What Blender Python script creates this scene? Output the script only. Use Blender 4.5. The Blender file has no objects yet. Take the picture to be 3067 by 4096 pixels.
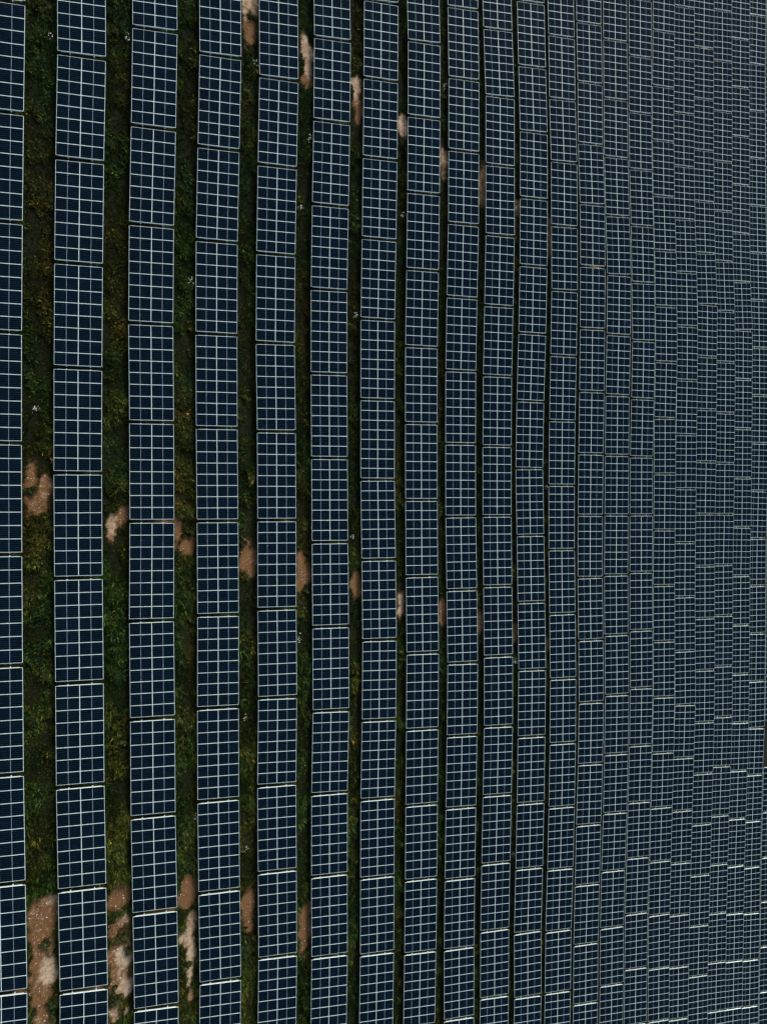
import bpy, bmesh, math, random
import numpy as np
from mathutils import Matrix, Vector, Euler

random.seed(7); rng = np.random.default_rng(11)
scene = bpy.context.scene
col = scene.collection
CAM=[2815.461631, 0.632896, -0.016888, 0.016955, 64.402177, 6.287302, 3.827036, 0.425669]
TC=[[-2.1, -1.43, -0.86, -0.48, -0.33, -0.34, -0.34, -0.45, -0.61, -0.77, -0.91], [-1.35, -0.64, -0.02, 0.37, 0.38, 0.15, 0.27, 0.19, -0.06, -0.32, -0.56], [-0.72, -0.01, 0.64, 1.1, 0.96, 0.34, 0.69, 0.75, 0.38, 0.01, -0.35], [-0.28, 0.34, 0.91, 1.3, 1.27, 0.61, 0.66, 1.04, 0.69, 0.15, -0.36], [-0.05, 0.42, 0.78, 1.11, 1.48, 0.99, 0.77, 1.29, 0.87, 0.05, -0.57], [-0.01, 0.35, 0.59, 1.11, 1.26, 0.53, 0.58, 1.29, 0.72, -0.3, -0.83], [-0.14, 0.15, 0.45, 1.18, 1.02, 0.38, 0.74, 1.13, 0.28, -0.51, -0.87], [-0.41, -0.09, 0.18, 0.79, 0.6, 0.34, 0.69, 0.57, -0.32, -0.48, -0.72], [-0.85, -0.46, -0.03, 0.47, 0.31, 0.18, 0.43, 0.18, -0.56, -0.68, -0.89], [-1.2, -0.84, -0.45, -0.08, -0.16, -0.07, 0.12, -0.26, -0.86, -1.11, -1.25], [-1.3, -0.97, -0.76, -0.61, -0.57, -0.4, -0.29, -0.57, -1.0, -1.3, -1.46]]
GAPS=[
 [[40.22,8.61],[31.36,8.48],[22.63,8.39],[13.81,8.33],[4.9,8.32],[-4.12,8.32],[-13.08,8.33],[-21.84,8.35],[-30.63,8.46],[-39.48,8.58]],
 [[38.04,14.8],[29.21,14.64],[20.46,14.56],[11.61,14.52],[2.64,14.5],[-6.34,14.52],[-15.27,14.54],[-24.04,14.56],[-32.83,14.69],[-41.66,14.84]],
 [[42.71,21.0],[33.9,20.86],[25.13,20.71],[16.31,20.68],[7.42,20.77],[-1.57,20.78],[-10.54,20.67],[-19.37,20.7],[-28.16,20.73],[-36.95,20.9],[-45.8,21.08]],
 [[42.65,27.2],[33.86,27.02],[25.07,26.89],[16.26,26.91],[7.33,26.96],[-1.6,27.01],[-10.59,26.99],[-19.41,26.91],[-28.23,26.92],[-37.04,27.05],[-45.83,27.24]],
 [[42.67,33.37],[33.92,33.2],[25.14,33.13],[16.26,33.13],[7.37,33.28],[-1.58,33.28],[-10.51,33.21],[-19.42,33.22],[-28.21,33.13],[-37.01,33.25],[-45.8,33.4]],
 [[49.08,39.68],[40.36,39.55],[31.56,39.43],[22.74,39.39],[13.88,39.46],[4.95,39.52],[-3.99,39.51],[-12.91,39.5],[-21.8,39.5],[-30.56,39.38],[-39.36,39.47],[-48.15,39.62]],
 [[55.8,46.14],[47.04,45.94],[38.3,45.81],[29.48,45.78],[20.62,45.76],[11.73,45.82],[2.8,45.8],[-6.11,45.85],[-15.02,45.87],[-23.92,45.78],[-32.72,45.7],[-41.56,45.8],[-50.3,45.93]],
 [[53.71,52.28],[44.9,52.11],[36.15,52.04],[27.34,52.06],[18.46,52.07],[9.55,52.13],[0.58,52.13],[-8.31,52.09],[-17.24,52.1],[-26.11,52.04],[-34.99,52.09],[-43.83,52.17],[-52.58,52.26]],
 [[60.49,58.65],[51.72,58.53],[42.88,58.34],[34.1,58.33],[25.28,58.31],[16.39,58.33],[7.49,58.4],[-1.4,58.38],[-10.34,58.41],[-19.26,58.44],[-28.1,58.36],[-36.92,58.32],[-45.75,58.38],[-54.48,58.48],[-63.37,58.69]],
 [[60.36,64.72],[51.8,64.81],[42.95,64.61],[34.18,64.64],[25.31,64.62],[16.49,64.64],[7.55,64.71],[-1.37,64.7],[-10.31,64.66],[-19.2,64.64],[-28.11,64.64],[-36.9,64.56],[-45.7,64.58],[-54.45,64.66],[-63.28,64.86]],
 [[66.8,71.2],[58.05,71.14],[49.32,71.12],[40.46,70.93],[31.61,70.92],[22.74,70.92],[13.84,70.83],[4.91,70.77],[-3.98,70.95],[-12.87,70.97],[-21.8,70.98],[-30.64,70.88],[-39.52,70.88],[-48.32,70.93],[-57.03,70.96],[-65.95,71.27]],
 [[64.77,77.49],[55.89,77.31],[47.19,77.33],[38.33,77.19],[29.55,77.3],[20.66,77.31],[11.73,77.33],[2.81,77.35],[-6.1,77.31],[-14.97,77.29],[-23.91,77.33],[-32.81,77.29],[-41.68,77.3],[-50.42,77.37],[-59.17,77.35],[-67.96,77.5]],
 [[69.27,83.74],[60.6,83.71],[51.67,83.48],[43.0,83.58],[34.1,83.49],[25.27,83.55],[16.38,83.65],[7.45,83.7],[-1.39,83.67],[-10.33,83.52],[-19.29,83.57],[-28.24,83.62],[-37.08,83.53],[-45.87,83.46],[-54.69,83.58],[-63.45,83.62],[-72.27,83.81]],
 [[69.32,90.0],[60.46,89.93],[51.65,89.71],[42.89,89.69],[34.18,89.91],[25.32,89.82],[16.4,89.74],[7.52,89.86],[-1.38,89.91],[-10.33,89.75],[-19.23,89.75],[-28.16,89.84],[-36.95,89.76],[-45.82,89.82],[-54.6,89.81],[-63.27,89.87],[-72.16,90.11]],
 [[69.39,96.44],[60.59,96.31],[51.73,96.16],[43.01,96.18],[34.23,96.15],[25.37,96.27],[16.47,96.15],[7.54,96.12],[-1.4,96.22],[-10.27,96.2],[-19.22,96.17],[-28.13,96.24],[-36.96,96.09],[-45.79,96.08],[-54.57,96.16],[-63.38,96.2],[-72.17,96.38]],
 [[75.92,102.91],[67.02,102.73],[58.28,102.61],[49.33,102.44],[40.61,102.52],[31.74,102.5],[22.89,102.55],[13.97,102.36],[5.11,102.61],[-3.84,102.6],[-12.72,102.5],[-21.65,102.5],[-30.54,102.49],[-39.43,102.42],[-48.28,102.41],[-57.07,102.52],[-65.86,102.61],[-74.81,102.91],[-83.32,102.93]],
 [[82.35,108.82],[73.72,108.92],[64.79,108.82],[55.96,108.66],[47.14,108.57],[38.4,108.73],[29.56,108.78],[20.69,108.72],[11.76,108.66],[2.85,108.79],[-6.07,108.75],[-15.0,108.65],[-23.95,108.72],[-32.86,108.86],[-41.63,108.61],[-50.46,108.61],[-59.29,108.72],[-68.07,108.72],[-76.94,108.84],[-85.66,108.7]],
 [[78.16,115.12],[69.41,115.15],[60.62,115.07],[51.8,114.96],[42.96,114.93],[34.28,115.31],[25.38,115.03],[16.4,114.97],[7.54,115.07],[-1.37,114.97],[-10.24,115.03],[-19.16,115.08],[-28.05,115.13],[-36.92,115.09],[-45.75,115.05],[-54.55,115.07],[-63.45,115.17],[-72.31,115.24],[-81.02,115.13]],
 [[86.99,121.21],[78.29,121.43],[69.46,121.54],[60.59,121.37],[51.79,121.26],[42.89,121.11],[34.17,121.46],[25.25,121.37],[16.35,121.35],[7.53,121.36],[-1.44,121.48],[-10.33,121.29],[-19.28,121.4],[-28.18,121.33],[-37.14,121.45],[-45.9,121.31],[-54.7,121.22],[-63.45,121.3],[-72.31,121.37],[-81.15,121.4],[-89.83,121.24]],
 [[84.71,127.8],[76.04,127.95],[67.13,127.92],[58.25,127.77],[49.36,127.47],[40.53,127.42],[31.82,127.85],[22.91,127.64],[14.02,127.66],[5.11,127.76],[-3.81,127.81],[-12.63,127.62],[-21.59,127.7],[-30.52,127.67],[-39.37,127.76],[-48.16,127.62],[-57.0,127.58],[-65.74,127.55],[-74.67,127.84],[-83.39,127.68],[-92.07,127.52]],
 [[91.47,133.84],[82.38,133.66],[73.75,133.86],[64.89,133.84],[56.03,133.84],[47.17,133.84],[38.31,133.84],[29.45,133.84],[20.59,133.84],[11.73,133.84],[2.87,133.84],[-6.02,133.63],[-14.86,133.61],[-23.77,133.76],[-32.7,133.6],[-41.51,133.81],[-50.29,133.52],[-59.06,133.54],[-67.86,133.65],[-76.74,133.94],[-85.54,133.77],[-94.34,133.69]],
 [[-59.08,140.75],[-68.02,140.86],[-76.76,141.05],[-85.57,140.96],[-94.31,140.78]],
]
BARE= [(11.9, -35.4, 1.19, 2.4, 0.3), (11.9, -40.4, 1.17, 4.2, 0.25), (12.4, -39.9, 0.64, 1.9, 0.95), (11.8, -43.5, 0.75, 1.6, 0.35), (12.4, -33.7, 0.59, 0.6, 0.6), (18.2, -35.5, 1.06, 1.4, 0.2), (18.3, -40.4, 1.08, 4.1, 0.35), (18.7, -37.5, 0.56, 0.9, 0.7), (18.5, -41.2, 0.69, 1.3, 1.0), (18.7, -43.6, 0.67, 1.1, 0.9), (17.8, -45.6, 0.45, 0.9, 0.6), (18.9, -46.0, 0.27, 0.3, 0.8), (24.5, -37.2, 1.01, 1.7, 0.15), (24.9, -39.9, 0.63, 1.1, 0.6), (24.4, -41.4, 0.77, 1.1, 0.9), (24.9, -43.3, 0.42, 1.2, 0.95), (24.7, -45.3, 0.39, 1.1, 0.9), (24.9, -47.0, 0.27, 0.8, 0.5), (30.8, -40.8, 0.81, 2.0, 0.15), (37.4, -45.0, 0.71, 3.2, 0.0), (11.1, 1.4, 0.48, 1.9, 0.25), (12.3, 0.9, 0.52, 1.8, 0.45), (11.7, 0.0, 1.07, 1.2, 0.3), (17.7, -1.9, 0.42, 1.4, 0.75), (18.6, -1.0, 0.58, 1.1, 0.2), (23.8, -2.4, 0.32, 1.7, 0.15), (24.4, -3.8, 1.0, 0.8, 0.15), (25.0, -3.8, 0.37, 1.0, 0.15), (30.8, -5.5, 0.97, 1.6, 0.15), (36.8, -7.3, 0.44, 2.8, 0.05), (37.6, -7.5, 0.51, 1.3, 0.3), (43.8, -9.0, 0.66, 1.6, 0.25), (50.1, -11.5, 0.67, 1.3, 0.85), (56.6, -13.0, 0.58, 1.5, 0.3), (63.0, -14.8, 0.5, 1.5, 0.5), (69.4, -16.8, 0.45, 1.4, 0.3), (75.9, -19.2, 0.35, 1.5, 0.25), (82.4, -17.3, 0.31, 1.2, 0.2), (30.6, 50.5, 0.46, 2.2, 0.8), (31.5, 50.0, 0.46, 1.3, 0.7), (31.0, 47.2, 0.92, 1.4, 0.1), (37.0, 48.8, 0.48, 1.2, 0.85), (37.4, 47.5, 0.91, 1.0, 0.8), (37.6, 46.0, 0.51, 1.0, 0.8), (37.4, 44.7, 0.8, 0.8, 0.05), (43.7, 46.1, 0.72, 1.6, 0.85), (43.9, 43.8, 0.65, 1.4, 0.2), (50.2, 43.9, 0.76, 1.6, 0.8), (56.5, 41.8, 0.66, 1.9, 0.7), (63.0, 40.7, 0.58, 2.7, 0.5), (69.4, 39.3, 0.45, 1.5, 0.55), (75.9, 36.9, 0.44, 2.6, 0.3), (88.8, 32.8, 0.31, 1.6, 0.3), (86.0, 35.1, 1.51, 0.2, 0.3), (118.3, 80.2, 1.59, 0.3, 0.9), (21.4, -1.6, 1.9, 0.1, 0.1), (10.2, -40.9, 0.59, 0.4, 0.2), (15.9, -42.9, 1.42, 0.4, 0.2), (22.0, -38.0, 1.53, 0.5, 0.1)]
WHITE= [(12.6, 39.4), (18.8, 41.7), (11.2, 39.6), (11.4, 8.1), (24.7, 21.2), (31.3, 44.1), (37.5, 38.5), (36.7, 34.4), (37.1, 36.6), (36.5, 31.0), (36.1, 28.0), (43.6, 21.0), (43.8, 18.6), (43.4, 16.9), (30.1, -21.2), (30.8, -20.6), (36.3, -14.0), (43.1, -3.5), (30.3, -34.4), (29.9, -31.2), (25.1, -29.9), (56.3, 50.6), (49.8, 33.4), (68.9, -20.6), (69.0, -46.3), (69.4, -56.1), (75.4, 2.6)]
YELLOW= [(24.4, 8.6), (26.3, 34.1), (31.5, 43.2), (31.8, 43.1), (31.9, 40.7), (95.0, 16.9), (102.0, 5.2), (109.5, -78.3), (116.0, -82.1), (31.1, 2.2), (43.1, -26.2), (25.6, -47.0), (12.7, 3.7)]
BUSH= [(11.1, 1.1, 0.41), (18.3, -38.9, 0.8), (19.0, -40.4, 0.43), (18.8, -35.4, 0.48), (12.7, -42.7, 0.52), (17.9, -44.5, 0.63), (18.8, -44.8, 0.54), (17.8, -43.4, 0.17), (12.1, -37.3, 0.47), (23.8, -39.9, 0.41), (23.7, -41.9, 0.35), (24.2, -43.9, 0.65), (18.4, -21.3, 0.53), (24.9, -2.5, 0.47), (17.6, 3.0, 0.31), (37.3, -9.0, 0.43), (30.3, -3.9, 0.32), (42.9, 45.3, 0.35), (17.2, -34.3, 0.52), (18.2, -7.6, 0.32)]
EXPO = 1.72
FOC, TH, YAW, ROLL, CAMH, SPACE, TW, TILT = CAM
PITCH = 8.86; TLEN = 8.485          # table pitch along a row, table length
NMOD = 8; MP = TLEN/NMOD            # module pitch along the row
HC = 1.55                           # height of the panel plane's centre over the ground
MW = MP-0.010; ML = (TW-0.010)/2    # one module: short and long side

# ------------------------------------------------------------------ terrain
VMIN, VMAX, UMIN, UMAX, NV, NU = -10., 130., -75., 75., 9, 9
TCa = np.array(TC)
def bas(t, n):
    t = np.clip(t, 0, n-1-1e-6); i = np.floor(t).astype(int); f = t-i
    w = [(1-f)**3/6, (3*f**3-6*f**2+4)/6, (-3*f**3+3*f**2+3*f+1)/6, f**3/6]
    return i, w
def terrain(v, u):
    v = np.asarray(v, float); u = np.asarray(u, float)
    i, a = bas((v-VMIN)/(VMAX-VMIN)*(NV-1), NV); j, b = bas((u-UMIN)/(UMAX-UMIN)*(NU-1), NU)
    z = np.zeros(np.broadcast(v, u).shape)
    for p in range(4):
        for q in range(4):
            z = z+a[p]*b[q]*TCa[i+p, j+q]
    return z
_perm = rng.random((256, 256))
def vnoise(x, y, s):
    x = np.asarray(x)/s+1000.3; y = np.asarray(y)/s+1000.7
    i = np.floor(x).astype(int); j = np.floor(y).astype(int); f = x-i; g = y-j
    f = f*f*(3-2*f); g = g*g*(3-2*g)
    P = lambda a, b: _perm[a % 256, b % 256]
    return (P(i, j)*(1-f)+P(i+1, j)*f)*(1-g)+(P(i, j+1)*(1-f)+P(i+1, j+1)*f)*g
def fbm(x, y, s):
    return 0.5*vnoise(x, y, s)+0.3*vnoise(x+37, y+11, s/2.1)+0.2*vnoise(x+91, y-53, s/4.3)
def ground(v, u):
    return terrain(v, u)-HC+0.10*(fbm(v, u, 1.7)-0.5)
def smooth(e0, e1, x):
    t = np.clip((x-e0)/(e1-e0), 0, 1); return t*t*(3-2*t)
def bare_mask(v, u):
    """how bare the soil is, and how pale: the worn tracks that cross the rows"""
    bare = np.zeros(np.shape(v)); pale = np.zeros(np.shape(v))
    wob = (fbm(v, u, 0.9)-0.5)*1.1
    for cv, cu, rv, ru, p in BARE:
        d = np.sqrt(((v-cv)/(rv*1.12+0.1))**2+((u-cu)/(ru*1.1+0.1))**2)+wob
        m = 1-smooth(0.42, 1.25, d)
        pale = np.maximum(pale, p*m); bare = np.maximum(bare, m)
    return bare, pale

# ------------------------------------------------------------------ materials
def new_mat(name):
    m = bpy.data.materials.new(name); m.use_nodes = True
    nt = m.node_tree; b = nt.nodes['Principled BSDF']
    return m, nt, b
def N(nt, t, **k):
    n = nt.nodes.new(t)
    for a, v in k.items(): setattr(n, a, v)
    return n
def math_(nt, op, a, b=None, c=None, clamp=False):
    n = N(nt, 'ShaderNodeMath', operation=op); n.use_clamp = clamp
    for i, x in enumerate((a, b, c)):
        if x is None: continue
        if isinstance(x, (int, float)): n.inputs[i].default_value = x
        else: nt.links.new(x, n.inputs[i])
    return n.outputs[0]
def mixc(nt, f, a, b):
    n = N(nt, 'ShaderNodeMix', data_type='RGBA')
    for i, x in ((0, f), (6, a), (7, b)):
        if isinstance(x, (int, float)): n.inputs[i].default_value = x
        elif isinstance(x, tuple): n.inputs[i].default_value = (*x, 1)
        else: nt.links.new(x, n.inputs[i])
    return n.outputs[2]
def noise(nt, vec, scale, detail=3, rough=0.55):
    n = N(nt, 'ShaderNodeTexNoise'); n.inputs['Scale'].default_value = scale
    n.inputs['Detail'].default_value = detail; n.inputs['Roughness'].default_value = rough
    if vec is not None: nt.links.new(vec, n.inputs['Vector'])
    return n.outputs['Fac']

def mat_cells():
    m, nt, b = new_mat('solar cells under glass')
    uv = N(nt, 'ShaderNodeUVMap', uv_map='UVMap'); sp = N(nt, 'ShaderNodeSeparateXYZ'); nt.links.new(uv.outputs[0], sp.inputs[0])
    x, y = sp.outputs[0], sp.outputs[1]       # metres along the long and short side, from the module's middle
    ax = math_(nt, 'ABSOLUTE', x); ay = math_(nt, 'ABSOLUTE', y)
    ex = math_(nt, 'GREATER_THAN', ax, ML/2-0.0185); ey = math_(nt, 'GREATER_THAN', ay, MW/2-0.0185)
    mid = math_(nt, 'LESS_THAN', ax, 0.0065)
    white = math_(nt, 'MAXIMUM', ex, ey)
    cw = (MW-0.037)/6
    fy = math_(nt, 'ABSOLUTE', math_(nt, 'SUBTRACT', math_(nt, 'FRACT', math_(nt, 'ADD', math_(nt, 'DIVIDE', y, cw), 0.0)), 0.5))
    string_gap = math_(nt, 'GREATER_THAN', fy, 0.5-0.0045/cw)
    hl = (ML-0.037)/20
    fx = math_(nt, 'ABSOLUTE', math_(nt, 'SUBTRACT', math_(nt, 'FRACT', math_(nt, 'DIVIDE', x, hl)), 0.5))
    cell_gap = math_(nt, 'GREATER_THAN', fx, 0.5-0.0016/hl)
    oi = N(nt, 'ShaderNodeObjectInfo'); rnd = oi.outputs['Random']
    geo = N(nt, 'ShaderNodeNewGeometry')
    # tint differs a little from module to module, and in wide batches from table to table
    big = noise(nt, geo.outputs['Position'], 0.055, 2)
    tint = mixc(nt, math_(nt, 'MULTIPLY_ADD', rnd, 0.55, math_(nt, 'MULTIPLY', big, 0.5), clamp=True), (0.0006, 0.0019, 0.0014), (0.0006, 0.0026, 0.0046))
    dust = noise(nt, geo.outputs['Position'], 1.3, 5, 0.65)
    c = mixc(nt, math_(nt, 'MULTIPLY', cell_gap, 0.30), tint, (0.02, 0.05, 0.09))
    c = mixc(nt, math_(nt, 'MULTIPLY', string_gap, math_(nt, 'MULTIPLY_ADD', dust, 0.9, 0.10)), c, (0.035, 0.13, 0.27))
    c = mixc(nt, math_(nt, 'MULTIPLY', mid, 0.85), c, (0.55, 0.70, 0.80))
    c = mixc(nt, math_(nt, 'MULTIPLY', dust, 0.004), c, (0.30, 0.27, 0.22))
    c = mixc(nt, white, c, (0.66, 0.78, 0.73))
    nt.links.new(c, b.inputs['Base Color'])
    b.inputs['Roughness'].default_value = 0.12; b.inputs['IOR'].default_value = 1.088; b.inputs['Specular IOR Level'].default_value = 0.5
    return m
def mat_metal(name, c, rough, metallic):
    m, nt, b = new_mat(name)
    geo = N(nt, 'ShaderNodeNewGeometry'); n = noise(nt, geo.outputs['Position'], 3.0, 4)
    nt.links.new(mixc(nt, n, tuple(v*0.90 for v in c), tuple(min(1, v*1.05) for v in c)), b.inputs['Base Color'])
    b.inputs['Roughness'].default_value = rough; b.inputs['Metallic'].default_value = metallic
    return m
def mat_ground():
    m, nt, b = new_mat('meadow soil')
    geo = N(nt, 'ShaderNodeNewGeometry'); P = geo.outputs['Position']
    a1 = N(nt, 'ShaderNodeAttribute', attribute_name='bare'); a2 = N(nt, 'ShaderNodeAttribute', attribute_name='pale')
    n1 = noise(nt, P, 0.5, 4); n2 = noise(nt, P, 2.6, 8, 0.68); n3 = noise(nt, P, 17.0, 5, 0.75)
    turf = mixc(nt, n1, (0.0045, 0.0072, 0.0014), (0.0085, 0.0080, 0.0020))
    turf = mixc(nt, math_(nt, 'MULTIPLY', n3, 0.6), turf, (0.004, 0.006, 0.0012))
    soil = mixc(nt, n3, (0.048, 0.021, 0.006), (0.190, 0.100, 0.040))
    sand = mixc(nt, n3, (0.20, 0.13, 0.07), (0.64, 0.52, 0.36))
    pf = math_(nt, 'MULTIPLY_ADD', n2, 2.6, math_(nt, 'MULTIPLY_ADD', a2.outputs['Fac'], 1.2, -1.72), clamp=True)
    pf = N2 = math_(nt, 'SMOOTH_MIN', pf, 1.0, 0.2)
    bare = mixc(nt, pf, soil, sand)
    v = N(nt, 'ShaderNodeTexVoronoi'); v.inputs['Scale'].default_value = 13.0; nt.links.new(P, v.inputs['Vector'])
    peb = math_(nt, 'LESS_THAN', v.outputs['Distance'], 0.17)
    bare = mixc(nt, math_(nt, 'MULTIPLY', peb, 0.45), bare, (0.38, 0.31, 0.24))
    bf = N(nt, 'ShaderNodeMapRange', interpolation_type='SMOOTHSTEP')
    nt.links.new(math_(nt, 'ADD', a1.outputs['Fac'], math_(nt, 'MULTIPLY_ADD', n2, 1.5, -0.75)), bf.inputs['Value'])
    bf.inputs['From Min'].default_value = 0.12; bf.inputs['From Max'].default_value = 0.68
    nt.links.new(mixc(nt, bf.outputs[0], turf, bare), b.inputs['Base Color'])
    b.inputs['Roughness'].default_value = 0.95; b.inputs['Specular IOR Level'].default_value = 0.15
    bp = N(nt, 'ShaderNodeBump'); bp.inputs['Strength'].default_value = 0.6; bp.inputs['Distance'].default_value = 0.06
    nt.links.new(math_(nt, 'ADD', n2, n3), bp.inputs['Height']); nt.links.new(bp.outputs[0], b.inputs['Normal'])
    return m
def mat_leaf():
    m, nt, b = new_mat('leaves')
    a = N(nt, 'ShaderNodeAttribute', attribute_name='tone')
    nt.links.new(a.outputs['Color'], b.inputs['Base Color'])
    b.inputs['Roughness'].default_value = 0.7; b.inputs['Specular IOR Level'].default_value = 0.08
    return m
def mat_stone():
    m, nt, b = new_mat('pale stone')
    geo = N(nt, 'ShaderNodeNewGeometry'); n = noise(nt, geo.outputs['Position'], 6.0, 3)
    nt.links.new(mixc(nt, n, (0.22, 0.17, 0.12), (0.55, 0.49, 0.42)), b.inputs['Base Color']); b.inputs['Roughness'].default_value = 0.9
    return m
M_CELL = mat_cells()
M_FRAME = mat_metal('anodised aluminium', (0.66, 0.78, 0.72), 0.45, 0.0)
M_STEEL = mat_metal('galvanised steel', (0.36, 0.42, 0.40), 0.5, 0.1)
M_GROUND = mat_ground(); M_LEAF = mat_leaf(); M_STONE = mat_stone()

# ------------------------------------------------------------------ mesh helpers
class MB:
    def __init__(s): s.v = []; s.f = []; s.uv = []; s.m = []
    def box(s, x0, x1, y0, y1, z0, z1, mi=0):
        k = len(s.v)
        s.v += [(x0, y0, z0), (x1, y0, z0), (x1, y1, z0), (x0, y1, z0), (x0, y0, z1), (x1, y0, z1), (x1, y1, z1), (x0, y1, z1)]
        for q in ((0, 3, 2, 1), (4, 5, 6, 7), (0, 1, 5, 4), (1, 2, 6, 5), (2, 3, 7, 6), (3, 0, 4, 7)):
            s.f.append(tuple(k+i for i in q)); s.m.append(mi)
    def mesh(s, name, mats):
        me = bpy.data.meshes.new(name); me.from_pydata(s.v, [], s.f)
        for m in mats: me.materials.append(m)
        me.polygons.foreach_set('material_index', s.m)
        uv = me.uv_layers.new(name='UVMap')
        for l in me.loops:
            c = s.v[l.vertex_index]; uv.data[l.index].uv = (c[0], c[1])
        me.update(); return me
def tag(o, label=None, cat=None, group=None, kind=None):
    if label: o['label'] = label
    if cat: o['category'] = cat
    if group: o['group'] = group
    if kind: o['kind'] = kind
    return o
def link(name, data, parent=None, loc=(0, 0, 0), rot=(0, 0, 0)):
    o = bpy.data.objects.new(name, data); col.objects.link(o)
    if parent: o.parent = parent
    o.location = loc; o.rotation_euler = rot
    return o

# a module: glass laminate (cells, white margin), aluminium frame round it.  local x = up the slope, y = along the row
LIP, DEP = 0.011, 0.035
def lam(mb, ox=0, oy=0): mb.box(ox-ML/2+0.004, ox+ML/2-0.004, oy-MW/2+0.004, oy+MW/2-0.004, -0.007, -0.002, 0)
def frm(mb, mi, ox=0, oy=0):
    a, c = ML/2, MW/2
    mb.box(ox-a, ox-a+LIP, oy-c, oy+c, -DEP, 0, mi); mb.box(ox+a-LIP, ox+a, oy-c, oy+c, -DEP, 0, mi)
    mb.box(ox-a+LIP, ox+a-LIP, oy-c, oy-c+LIP, -DEP, 0, mi); mb.box(ox-a+LIP, ox+a-LIP, oy+c-LIP, oy+c, -DEP, 0, mi)
q = MB(); lam(q); ME_LAM = q.mesh('solar_module', [M_CELL])
q = MB(); frm(q, 0); ME_FRM = q.mesh('frame', [M_FRAME])
q = MB(); lam(q); frm(q, 1); ME_MOD = q.mesh('solar_module', [M_CELL, M_FRAME])
# supports
ER = 0.09
q = MB()   # end rail: a C-profile across the slope under the last modules, standing a little proud of them
x0, x1 = -TW/2+0.24, TW/2-0.24
q.box(x0, x1, -0.03, 0.03, -0.012, 0, 0); q.box(x0, x1, 0.018, 0.03, -ER+0.012, -0.012, 0); q.box(x0, x1, -0.03, -0.018, -ER+0.012, -0.012, 0); q.box(x0, x1, -0.03, 0.03, -ER, -ER+0.012, 0)
ME_RAIL = q.mesh('end_rail', [M_STEEL])
q = MB(); yl = TLEN/2+0.095
q.box(-0.03, 0.03, -yl, yl, -0.010, 0, 0); q.box(-0.03, -0.02, -yl, yl, -0.09, -0.010, 0); q.box(-0.03, 0.03, -yl, yl, -0.10, -0.09, 0); q.box(-0.02, 0.03, -yl, -yl+0.012, -0.09, -0.01, 0); q.box(-0.02, 0.03, yl-0.012, yl, -0.09, -0.01, 0)
ME_PURLIN = q.mesh('purlin', [M_FRAME])
def leg_mesh(h):
    q = MB(); q.box(-0.05, 0.05, -0.035, -0.027, -0.4, h, 0); q.box(-0.05, 0.05, 0.027, 0.035, -0.4, h, 0); q.box(-0.006, 0.006, -0.027, 0.027, -0.4, h, 0)
    return q.mesh('leg', [M_STEEL])
PX = (-TW/4, TW/4)                                   # purlins at a quarter and three quarters of the slope
def slope(x, dz=0): return (x*math.cos(TILT)-dz*math.sin(TILT), HC+x*math.sin(TILT)+dz*math.cos(TILT))
LEGH = [slope(p, -DEP-0.002-ER-0.10)[1] for p in PX]
ME_LEG = [leg_mesh(h) for h in LEGH]

def part_list(near):
    """(name, mesh, location, tilted?, sub-part mesh)"""
    out = []
    for j in range(NMOD):
        for s in (-1, 1):
            x, z = slope(s*(ML/2+0.005)); y = TLEN/2-MP*(j+0.5)
            out.append(('solar_module', ME_LAM if near else ME_MOD, (x, y, z), True, ME_FRM if near else None))
    for s in (1, -1):
        x, z = slope(0, -DEP-0.002); out.append(('end_rail', ME_RAIL, (x, s*(TLEN/2-0.012), z), True, None))
    for p in PX:
        x, z = slope(p, -DEP-0.002-ER-0.001); out.append(('purlin', ME_PURLIN, (x, 0, z), True, None))
    for k, p in enumerate(PX):
        for y in (-2.9, 2.9):
            x, z = slope(p, -DEP-0.002-ER-0.05); out.append(('leg', ME_LEG[k], (x, y, 0), False, None))
    return out
def make_table(near):
    root = bpy.data.objects.new('solar_table', None); root.empty_display_size = 0.5; col.objects.link(root)
    for name, me, loc, tl, sub in part_list(near):
        p = link(name, me, root, loc, (0, -TILT, 0) if tl else (0, 0, 0))
        if sub: link('frame', sub, p)
    return root
def copy_tree(o, parent=None):
    c = o.copy(); col.objects.link(c); c.parent = parent
    for ch in o.children: copy_tree(ch, c)
    return c

# ------------------------------------------------------------------ where every table stands
def row_gaps(r, ext):
    g = list(GAPS[r])
    for _ in range(ext):
        g.insert(0, (g[0][0]+PITCH, g[0][1])); g.append((g[-1][0]-PITCH, g[-1][1]))
    return g
def tables_of(g):
    out = []
    for (ua, va), (ub, vb) in zip(g, g[1:]):
        out.append(((va+vb)/2, (ua+ub)/2, va, ua, vb, ub))
    return out
cth, sth = math.sin(TH), math.cos(TH)
D = Vector((math.sin(TH), 0, -math.cos(TH))); RT = Vector((math.cos(TH), 0, math.sin(TH))); UP = Vector((0, 1, 0))
Rz = Matrix.Rotation(YAW, 3, 'Z'); D, RT, UP = Rz@D, Rz@RT, Rz@UP
RT, UP = math.cos(ROLL)*RT+math.sin(ROLL)*UP, -math.sin(ROLL)*RT+math.cos(ROLL)*UP
CAMLOC = Vector((0, 0, CAMH))
def proj(p):
    q = Vector(p)-CAMLOC; z = q.dot(D); return 1533.5+FOC*q.dot(RT)/z, 2048-FOC*q.dot(UP)/z
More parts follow.
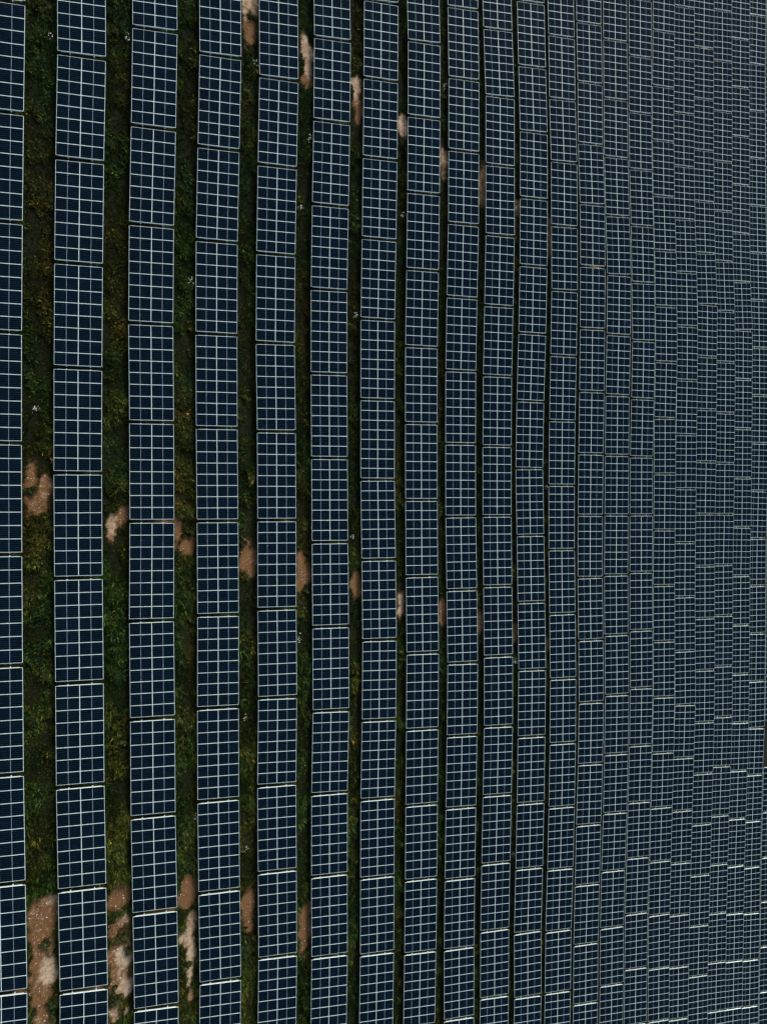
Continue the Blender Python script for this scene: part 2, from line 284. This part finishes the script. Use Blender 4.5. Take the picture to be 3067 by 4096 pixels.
def placement(t):
    v, u, va, ua, vb, ub = t
    z, za, zb = terrain(v, u), terrain(va, ua), terrain(vb, ub)
    z = float((z+(za+zb)/2)/2)
    d = Vector((va-vb, ua-ub, float(za-zb))); yaw = -math.atan2(d.x, d.y); pit = math.atan2(d.z, math.hypot(d.x, d.y))
    sy = max(0.97, min(1.03, (d.length-0.375)/TLEN))
    return (v, u, z-HC), (pit, 0, yaw), sy
def on_screen(t):
    (v, u, z), _, _ = placement(t); z += HC
    a = [proj((v+sx*TW/2*math.cos(TILT), u+s*TLEN/2, z+sx*TW/2*math.sin(TILT))) for sx in (-1, 1) for s in (-1, 1)]
    xs = [p[0] for p in a]; ys = [p[1] for p in a]
    return min(xs) < 3067-8 and max(xs) > 8 and min(ys) < 4096-8 and max(ys) > 8
ORD = ('first second third fourth fifth sixth seventh eighth ninth tenth eleventh twelfth thirteenth fourteenth fifteenth sixteenth '
       'seventeenth eighteenth nineteenth twentieth twenty-first twenty-second twenty-third twenty-fourth').split()
NEAR_ROWS, SINGLE_ROWS = 12, 19
singles, rest = [], []
vis_tables = {}
for r in range(len(GAPS)):
    k = 0
    for t in tables_of(row_gaps(r, 3 if r < 21 else 1)):
        vis = on_screen(t)
        if vis and r < SINGLE_ROWS:
            singles.append((r, k, t)); vis_tables.setdefault(r, []).append(t); k += 1
        else: rest.append(t)
g21 = GAPS[21]; top = GAPS[20][0][0]
u = g21[0][0]+PITCH*2
while u < 105: rest.append((g21[0][1], u+PITCH/2-PITCH*0, g21[0][1], u+PITCH, g21[0][1], u)); u += PITCH
for r, vv, off in ((-1, GAPS[0][0][1]-SPACE, 3.0), (22, g21[0][1]+SPACE, 1.2), (23, g21[0][1]+2*SPACE, 5.0)):
    lim = 60 if r < 0 else 110
    u = -lim+off
    while u < lim: rest.append((vv, u+PITCH/2, vv, u+PITCH, vv, u)); u += PITCH

def near_bare(r, t):
    """a table with a broad worn patch right beside it: which side, how pale"""
    best = None
    for cv, cu, rv, ru, p in BARE:
        if ru < 1.0 or rv < 0.35: continue
        if abs(cu-t[1]) > TLEN/2-1.0: continue
        dv = cv-t[0]
        if abs(dv) < SPACE*0.75 and abs(dv) > 1.2:
            if best is None or p > best[1]: best = ('left of' if dv > 0 else 'right of', p)
    return best
proto = {True: make_table(True), False: make_table(False)}; used = {True: False, False: False}
for r, k, t in singles:
    near = r < NEAR_ROWS
    if used[near]: o = copy_tree(proto[near])
    else: o = proto[near]; used[near] = True
    o.location, o.rotation_euler, sy = placement(t); o.scale = (1, sy, 1)
    n = len(vis_tables[r]); nb = near_bare(r, t) if r < 12 else None
    where = '%s from the top in the %s row from the left' % (ORD[k], ORD[r])
    if k == 0: lab = 'dark blue solar table cut by the top edge, in the %s row from the left' % ORD[r]
    elif k == n-1: lab = 'dark blue solar table cut by the bottom edge, in the %s row from the left' % ORD[r]
    elif nb: lab = 'solar table %s a %s patch, %s down in the %s row from left' % (nb[0], 'pale sandy' if nb[1] > 0.45 else 'bare brown', ORD[k], ORD[r])
    else: lab = 'dark blue solar table, '+where
    tag(o, lab, 'solar table', 'solar tables standing in staggered rows')

# the farther rows beyond the first three hundred, and those just outside: one object
q = MB()
for j in range(NMOD):
    for s in (-1, 1):
        ox, oy = s*(ML/2+0.005), TLEN/2-MP*(j+0.5); lam(q, ox, oy); frm(q, 1, ox, oy)
uvt = []
base = np.array(q.v); faces = np.array(q.f); mats_i = np.array(q.m)
uvv = np.zeros((len(base), 2)); per = len(base)//(NMOD*2)
for j in range(NMOD):
    for i, s in enumerate((-1, 1)):
        sl = slice((j*2+i)*per, (j*2+i+1)*per); uvv[sl, 0] = base[sl, 0]-s*(ML/2+0.005); uvv[sl, 1] = base[sl, 1]-(TLEN/2-MP*(j+0.5))
e = MB()
def addmesh(e, me, off):
    k = len(e.v); e.v += [(v.co.x+off[0], v.co.y+off[1], v.co.z+off[2]) for v in me.vertices]
    e.f += [tuple(k+i for i in p.vertices) for p in me.polygons]; e.m += [1]*len(me.polygons)
for s in (1, -1): addmesh(e, ME_RAIL, (0, s*(TLEN/2-0.012), -DEP-0.002))
for p in PX: addmesh(e, ME_PURLIN, (p, 0, -DEP-0.002-ER-0.001))
ev = np.array(e.v); ef = np.array(e.f)
Rt = np.array(Matrix.Rotation(-TILT, 3, 'Y'))
tv = np.concatenate([base, ev])@Rt.T+np.array([0, 0, HC])
lv, lf, nb_ = [], [], len(base)+len(ev)
for k, p in enumerate(PX):
    for y in (-2.9, 2.9):
        kk = nb_+len(lv); lv += [(v.co.x+slope(p, -0.2)[0], v.co.y+y, v.co.z) for v in ME_LEG[k].vertices]
        lf += [tuple(kk+i for i in f.vertices) for f in ME_LEG[k].polygons]
tv = np.concatenate([tv, np.array(lv)]); tf = np.concatenate([faces, ef+len(base), np.array(lf)])
tm = np.concatenate([mats_i, np.ones(len(ef)+len(lf), int)]); tuv = np.concatenate([uvv, np.zeros((len(tv)-len(base), 2))])
allv, allf = [], []
for n_, t in enumerate(rest):
    loc, rot, sy = placement(t)
    R_ = np.array(Euler(rot).to_matrix()); w = tv*np.array([1, sy, 1])
    allv.append(w@R_.T+np.array(loc)); allf.append(tf+n_*len(tv))
allv = np.concatenate(allv); allf = np.concatenate(allf)
def quad_mesh(name, v, f):
    me = bpy.data.meshes.new(name); k = f.shape[1]
    me.vertices.add(len(v)); me.vertices.foreach_set('co', np.ascontiguousarray(v, dtype=np.float32).ravel())
    me.loops.add(f.size); me.loops.foreach_set('vertex_index', np.ascontiguousarray(f, dtype=np.int32).ravel())
    me.polygons.add(len(f)); me.polygons.foreach_set('loop_start', np.arange(0, f.size, k, dtype=np.int32))
    me.polygons.foreach_set('loop_total', np.full(len(f), k, dtype=np.int32)); me.update(calc_edges=True); me.shade_flat()
    return me
me = quad_mesh('solar_tables_far', allv, allf)
me.materials.append(M_CELL); me.materials.append(M_FRAME)
me.polygons.foreach_set('material_index', np.tile(tm, len(rest)).astype(np.int32))
uvl = me.uv_layers.new(name='UVMap'); uvl.data.foreach_set('uv', np.tile(tuv, (len(rest), 1))[allf.ravel()].astype(np.float32).ravel())
tag(link('solar_tables', me), 'tightly packed dark solar tables of the farthest rows along the right edge', 'solar tables', kind='stuff')

# ------------------------------------------------------------------ ground
gv = np.concatenate([[-3000, -1200, -400, -150, -80], np.arange(-45, -4, 1.0), np.arange(-4, 96, 0.25), np.arange(96, 175, 1.0), [190, 230, 350, 700, 1500, 3500]])
gu = np.concatenate([[-3000, -1200, -500, -250, -170], np.arange(-130, -66, 1.0), np.arange(-66, 66, 0.3), np.arange(66, 131, 1.0), [170, 250, 500, 1200, 3000]])
V, U = np.meshgrid(gv, gu, indexing='ij'); Z = ground(V, U)
idx = np.arange(V.size).reshape(V.shape)
F = np.stack([idx[:-1, :-1], idx[1:, :-1], idx[1:, 1:], idx[:-1, 1:]], -1).reshape(-1, 4)
me = quad_mesh('ground', np.stack([V, U, Z], -1).reshape(-1, 3), F); me.materials.append(M_GROUND)
ba, pa = bare_mask(V.ravel(), U.ravel())
for n_, a in (('bare', ba), ('pale', pa)):
    at = me.attributes.new(n_, 'FLOAT', 'POINT'); at.data.foreach_set('value', a.astype(np.float32))
me.shade_smooth()
tag(link('ground', me), 'rolling meadow ground with bare sandy tracks crossing the rows', 'ground', kind='structure')

# ------------------------------------------------------------------ grass and weeds
def leaf_mesh(name, x, y, z, h, w, az, lean, colr):
    """one bent four-cornered leaf per entry"""
    n = len(x); dx, dy = np.cos(az), np.sin(az)
    b = np.stack([x, y, z], -1); mid = np.stack([x+dx*lean*0.4, y+dy*lean*0.4, z+h*0.62], -1)
    tip = np.stack([x+dx*lean, y+dy*lean, z+h], -1); sd = np.stack([-dy*w/2, dx*w/2, np.zeros(n)], -1)
    v = np.stack([b, mid+sd, tip, mid-sd], 1).reshape(-1, 3)
    me = quad_mesh(name, v, np.arange(4*n).reshape(-1, 4))
    at = me.attributes.new('tone', 'FLOAT_COLOR', 'FACE'); at.data.foreach_set('color', np.concatenate([colr, np.ones((n, 1))], 1).astype(np.float32).ravel())
    me.materials.append(M_LEAF)
    return me
def clampn(a, lo, hi): return np.minimum(np.maximum(a, lo), hi)
ps = []
ext = TW/2*math.cos(TILT)
for r in range(-1, 19):
    g = GAPS[max(r, 0)]; uu = np.array([p[0] for p in g])[::-1]; vv = np.array([p[1] for p in g])[::-1]
    u0, u1 = (-48-2.6*max(r, 0)*0.9, 54+2.4*max(r, 0)*0.8)
    wv = 6.1 if r < 9 else 5.0
    dens = 75 if r < 3 else (55 if r < 7 else (30 if r < 12 else 12))
    n = int((u1-u0)*3.9*dens)
    us = rng.uniform(u0, u1, n); c = np.interp(us, uu, vv)+(-SPACE if r < 0 else 0)
    ps.append(np.stack([c+rng.uniform(ext-0.5, ext+3.4, n), us], -1))
    # in the slots between the tables of the row
    if r >= 0:
        for (ug, vg) in row_gaps(r, 1):
            m_ = int(4.0*0.9*dens*0.8); ps.append(np.stack([rng.uniform(vg-ext-0.2, vg+ext+0.2, m_), rng.uniform(ug-0.45, ug+0.45, m_)], -1))
ps = np.concatenate(ps); v, u = ps[:, 0], ps[:, 1]
ba, pa = bare_mask(v, u)
clump = fbm(v+17, u*0.8-9, 1.1)
keep = (rng.random(len(v)) > smooth(0.25, 0.8, ba+0.5*(fbm(v*1.3, u*1.3, 0.6)-0.5))*0.97) & (rng.random(len(v)) < smooth(0.20, 0.48, clump)+0.5)
v, u, clump, ba = v[keep], u[keep], clump[keep], ba[keep]
hgt = (0.10+0.42*smooth(0.3, 0.8, clump))*rng.uniform(0.6, 1.35, len(v))*(1-0.6*ba)
dry = smooth(0.50, 0.72, fbm(v*1.6+301, u*0.45+77, 3.2)+rng.normal(0, 0.06, len(v))+0.12*ba)
yel = smooth(0.57, 0.75, fbm(v+901, u*0.6+7, 2.3)+rng.normal(0, 0.08, len(v)))
tuft_gain = (0.35+rng.gamma(1.6, 0.45, len(v)))[:, None]  # random colour strength, differing from tuft to tuft
green = np.array([0.0140, 0.0310, 0.0035]); teal = np.array([0.0105, 0.0270, 0.0075]); olive = np.array([0.040, 0.042, 0.0045]); rust = np.array([0.050, 0.029, 0.0055])
mixg = rng.random(len(v))[:, None]*smooth(0.35, 0.65, fbm(v-77, u-31, 4.0))[:, None]
base_c = green*(1-mixg)+teal*mixg
base_c = base_c*(1-0.8*yel[:, None])+olive*0.8*yel[:, None]
base_c = base_c*(1-0.5*dry[:, None])+rust*0.5*dry[:, None]
base_c = base_c*tuft_gain
NB = 6
rep = lambda a: np.repeat(a, NB, axis=0)
x = rep(v)+rng.normal(0, 0.09, len(v)*NB); y = rep(u)+rng.normal(0, 0.09, len(v)*NB); hh = rep(hgt)*rng.uniform(0.6, 1.2, len(v)*NB)
z = ground(x, y)-0.02
wind = fbm(x*0.7, y*0.7, 2.0)*6.0
az = wind+rng.normal(0, 1.1, len(x)); lean = hh*rng.uniform(0.3, 1.0, len(x)); wid = rng.uniform(0.022, 0.062, len(x))*(0.7+hh)
cc = rep(base_c)*(0.45+rng.gamma(1.5, 0.40, len(x)))[:, None]
spk = rng.random(len(x)) < 0.018+0.06*rep(yel); cc[spk] = np.array([0.13, 0.115, 0.012])*rng.uniform(0.5, 1.4, spk.sum())[:, None]
me = leaf_mesh('grass', x, y, z, hh, wid, az, lean, cc)
tag(link('grass', me), 'rough dark green and rusty grass growing between the solar rows', 'grass', kind='stuff')

# stones lying on the worn soil
n = 110000; sv = rng.uniform(8, 40, n); su = rng.uniform(-50, 54, n); ba, pa = bare_mask(sv, su)
k = (ba > 0.35) & (rng.random(n) < 0.25+pa*0.6); sv, su = sv[k], su[k]; n = len(sv)
s = rng.gamma(1.6, 0.012, n)+0.010; zz = ground(sv, su)
octa = np.array([(1, 0, 0), (0, 1, 0), (-1, 0, 0), (0, -1, 0), (0, 0, .8), (0, 0, -.6)]); of = np.array([(0, 1, 4), (1, 2, 4), (2, 3, 4), (3, 0, 4), (1, 0, 5), (2, 1, 5), (3, 2, 5), (0, 3, 5)])
ov = octa[None]*s[:, None, None]*rng.uniform(0.6, 1.3, (n, 6, 1)); a = rng.uniform(0, 6.28, n)
rx = ov[..., 0]*np.cos(a)[:, None]-ov[..., 1]*np.sin(a)[:, None]; ry = ov[..., 0]*np.sin(a)[:, None]+ov[..., 1]*np.cos(a)[:, None]
vv = np.stack([rx+sv[:, None], ry+su[:, None], ov[..., 2]+zz[:, None]+0.3*s[:, None]], -1).reshape(-1, 3)
me = quad_mesh('stones', vv, (of[None]+6*np.arange(n)[:, None, None]).reshape(-1, 3)); me.materials.append(M_STONE)
tag(link('stones', me), 'small pale stones scattered over the bare soil', 'stones', kind='stuff')

# ------------------------------------------------------------------ single plants
def locate(v, u):
    """rows on either side and the nearest table, for the wording"""
    cs = []
    for r in range(len(GAPS)):
        g = GAPS[r]; uu = [p[0] for p in g][::-1]; vv = [p[1] for p in g][::-1]; cs.append(float(np.interp(u, uu, vv)))
    r = max([i for i, c in enumerate(cs) if c < v+0.6], default=0)
    tk = None
    if r in vis_tables:
        tk = min(range(len(vis_tables[r])), key=lambda i: abs(vis_tables[r][i][1]-u))
    return r, tk
seen = {}
def plant_label(kind, v, u):
    r, k = locate(v, u)
    if k is None: return '%s peeping out between tables of the %s row' % (kind, ORD[r])
    lab = '%s right of the %s table down the %s row' % (kind, ORD[k], ORD[r])
    return lab
def bush(v, u, rad, name, label, cat, tones, n, hgt, group=None):
    a = rng.uniform(0, 6.283, n); rr = rad*np.sqrt(rng.random(n)); lob = 0.75+0.35*np.sin(a*3+v*5)
    x = v+rr*lob*np.cos(a); y = u+rr*lob*np.sin(a); top = hgt*np.sqrt(clampn(1-(rr/rad)**2, 0.05, 1))
    z0 = ground(x, y)+top*rng.uniform(0.0, 0.8, n)
    t = np.array(tones)[rng.integers(0, len(tones), n)]*rng.uniform(0.6, 1.4, n)[:, None]
    me = leaf_mesh(name, x, y, z0, rng.uniform(0.05, 0.16, n)*(0.5+hgt), rng.uniform(0.05, 0.11, n), a+rng.normal(0, 0.8, n), rng.uniform(0.05, 0.2, n), t)
    me.transform(Matrix.Translation((-v, -u, -float(ground(v, u)))))
    return tag(link(name, me, None, (v, u, float(ground(v, u)))), label, cat, group)
def flowers(v, u, n, rad, petal, name, label, cat, group):
    q = MB(); vs, fs, ms = [], [], []
    g0 = float(ground(v, u))
    for i in range(n):
        x, y = rng.normal(0, rad*0.38), rng.normal(0, rad*0.55); h = rng.uniform(0.35, 0.65); s = rng.uniform(0.018, 0.045)
        k = len(vs); vs += [(x-0.006, y, -0.02), (x+0.006, y, -0.02), (x+0.006, y, h), (x-0.006, y, h)]; fs.append((k, k+1, k+2, k+3)); ms.append(0)
        k = len(vs); vs.append((x, y, h)); P6 = 8
        for j in range(P6):
            b = j*6.283/P6; rr = s*(1.0 if j % 2 == 0 else 0.7); vs.append((x+rr*math.cos(b), y+rr*math.sin(b), h+0.012))
        for j in range(P6): fs.append((k, k+1+j, k+1+(j+1) % P6)); ms.append(1)
        for j in range(2):
            b = rng.uniform(0, 6.283); k = len(vs); vs += [(x, y, h*0.2), (x+0.07*math.cos(b+.3), y+0.07*math.sin(b+.3), h*0.45), (x+0.14*math.cos(b), y+0.14*math.sin(b), h*0.5), (x+0.07*math.cos(b-.3), y+0.07*math.sin(b-.3), h*0.45)]
            fs.append((k, k+1, k+2, k+3)); ms.append(0)
    me = bpy.data.meshes.new(name); me.from_pydata(vs, [], fs); me.materials.append(M_STEM); me.materials.append(petal); me.polygons.foreach_set('material_index', ms); me.update()
    return tag(link(name, me, None, (v, u, g0)), label, cat, group)
def flat_mat(name, c):
    m, nt, b = new_mat(name); geo = N(nt, 'ShaderNodeNewGeometry'); n = noise(nt, geo.outputs['Position'], 14.0, 2)
    nt.links.new(mixc(nt, n, tuple(x*0.75 for x in c), c), b.inputs['Base Color']); b.inputs['Roughness'].default_value = 0.7
    return m
M_STEM = flat_mat('green stem', (0.03, 0.05, 0.015)); M_WHITE = flat_mat('white petals', (0.75, 0.76, 0.66)); M_YELLOW = flat_mat('yellow petals', (0.60, 0.33, 0.02))
labs = set()
def uniq(lab):
    if lab in labs: return None
    labs.add(lab); return lab
for i, (v, u) in enumerate(WHITE):
    lab = uniq(plant_label('tiny white wildflowers', v, u))
    if lab: flowers(v, u, int(rng.integers(7, 20)), 0.35, M_WHITE, 'white_wildflowers', lab, 'wildflowers', 'white wildflowers in the grass')
for i, (v, u) in enumerate(YELLOW):
    lab = uniq(plant_label('orange yellow wildflowers', v, u))
    if lab: flowers(v, u, int(rng.integers(9, 18)), 0.22, M_YELLOW, 'yellow_wildflowers', lab, 'wildflowers', 'yellow wildflowers by the tables')
for i, (v, u, rad) in enumerate(BUSH):
    lab = uniq(plant_label(('low leafy green weed', 'dark bushy weed')[rad > 0.5], v, u))
    if lab: bush(v, u, rad, 'weed_bush', lab, 'weed', [(0.020, 0.036, 0.010), (0.030, 0.042, 0.010), (0.055, 0.062, 0.014), (0.014, 0.024, 0.008)], int(500*rad**1.3)+120, 0.28+0.45*rad, 'weeds growing in the worn patches')

# ------------------------------------------------------------------ light, sky, camera
SUN = Vector((0.22, 0.80, 0.52)).normalized()
sl = bpy.data.lights.new('sun', 'SUN'); sl.energy = 1.2; sl.angle = math.radians(20); sl.color = (1.0, 0.97, 0.92)
so = bpy.data.objects.new('sun', sl); col.objects.link(so); so.rotation_euler = SUN.to_track_quat('Z', 'Y').to_euler(); so.location = (0, 0, 90)
w = bpy.data.worlds.new('World'); scene.world = w; w.use_nodes = True
nt = w.node_tree; bg = nt.nodes['Background']; sky = nt.nodes.new('ShaderNodeTexSky'); sky.sky_type = 'NISHITA'; sky.sun_disc = False
sky.sun_elevation = math.asin(SUN.z); sky.sun_rotation = math.atan2(SUN.x, SUN.y); sky.air_density = 1.0; sky.dust_density = 3.0; sky.ozone_density = 1.0
nt.links.new(sky.outputs[0], bg.inputs[0]); bg.inputs[1].default_value = 0.08
cam = bpy.data.cameras.new('camera'); co = bpy.data.objects.new('camera', cam); col.objects.link(co)
m = Matrix((RT, UP, -D)).transposed().to_4x4(); m.translation = CAMLOC; co.matrix_world = m
cam.sensor_fit = 'HORIZONTAL'; cam.sensor_width = 36; cam.lens = 36*FOC/3067; cam.clip_end = 8000; cam.clip_start = 0.5
scene.camera = co
vs = scene.view_settings; vs.view_transform = 'Standard'; vs.look = 'None'; vs.gamma = 1; vs.exposure = EXPO
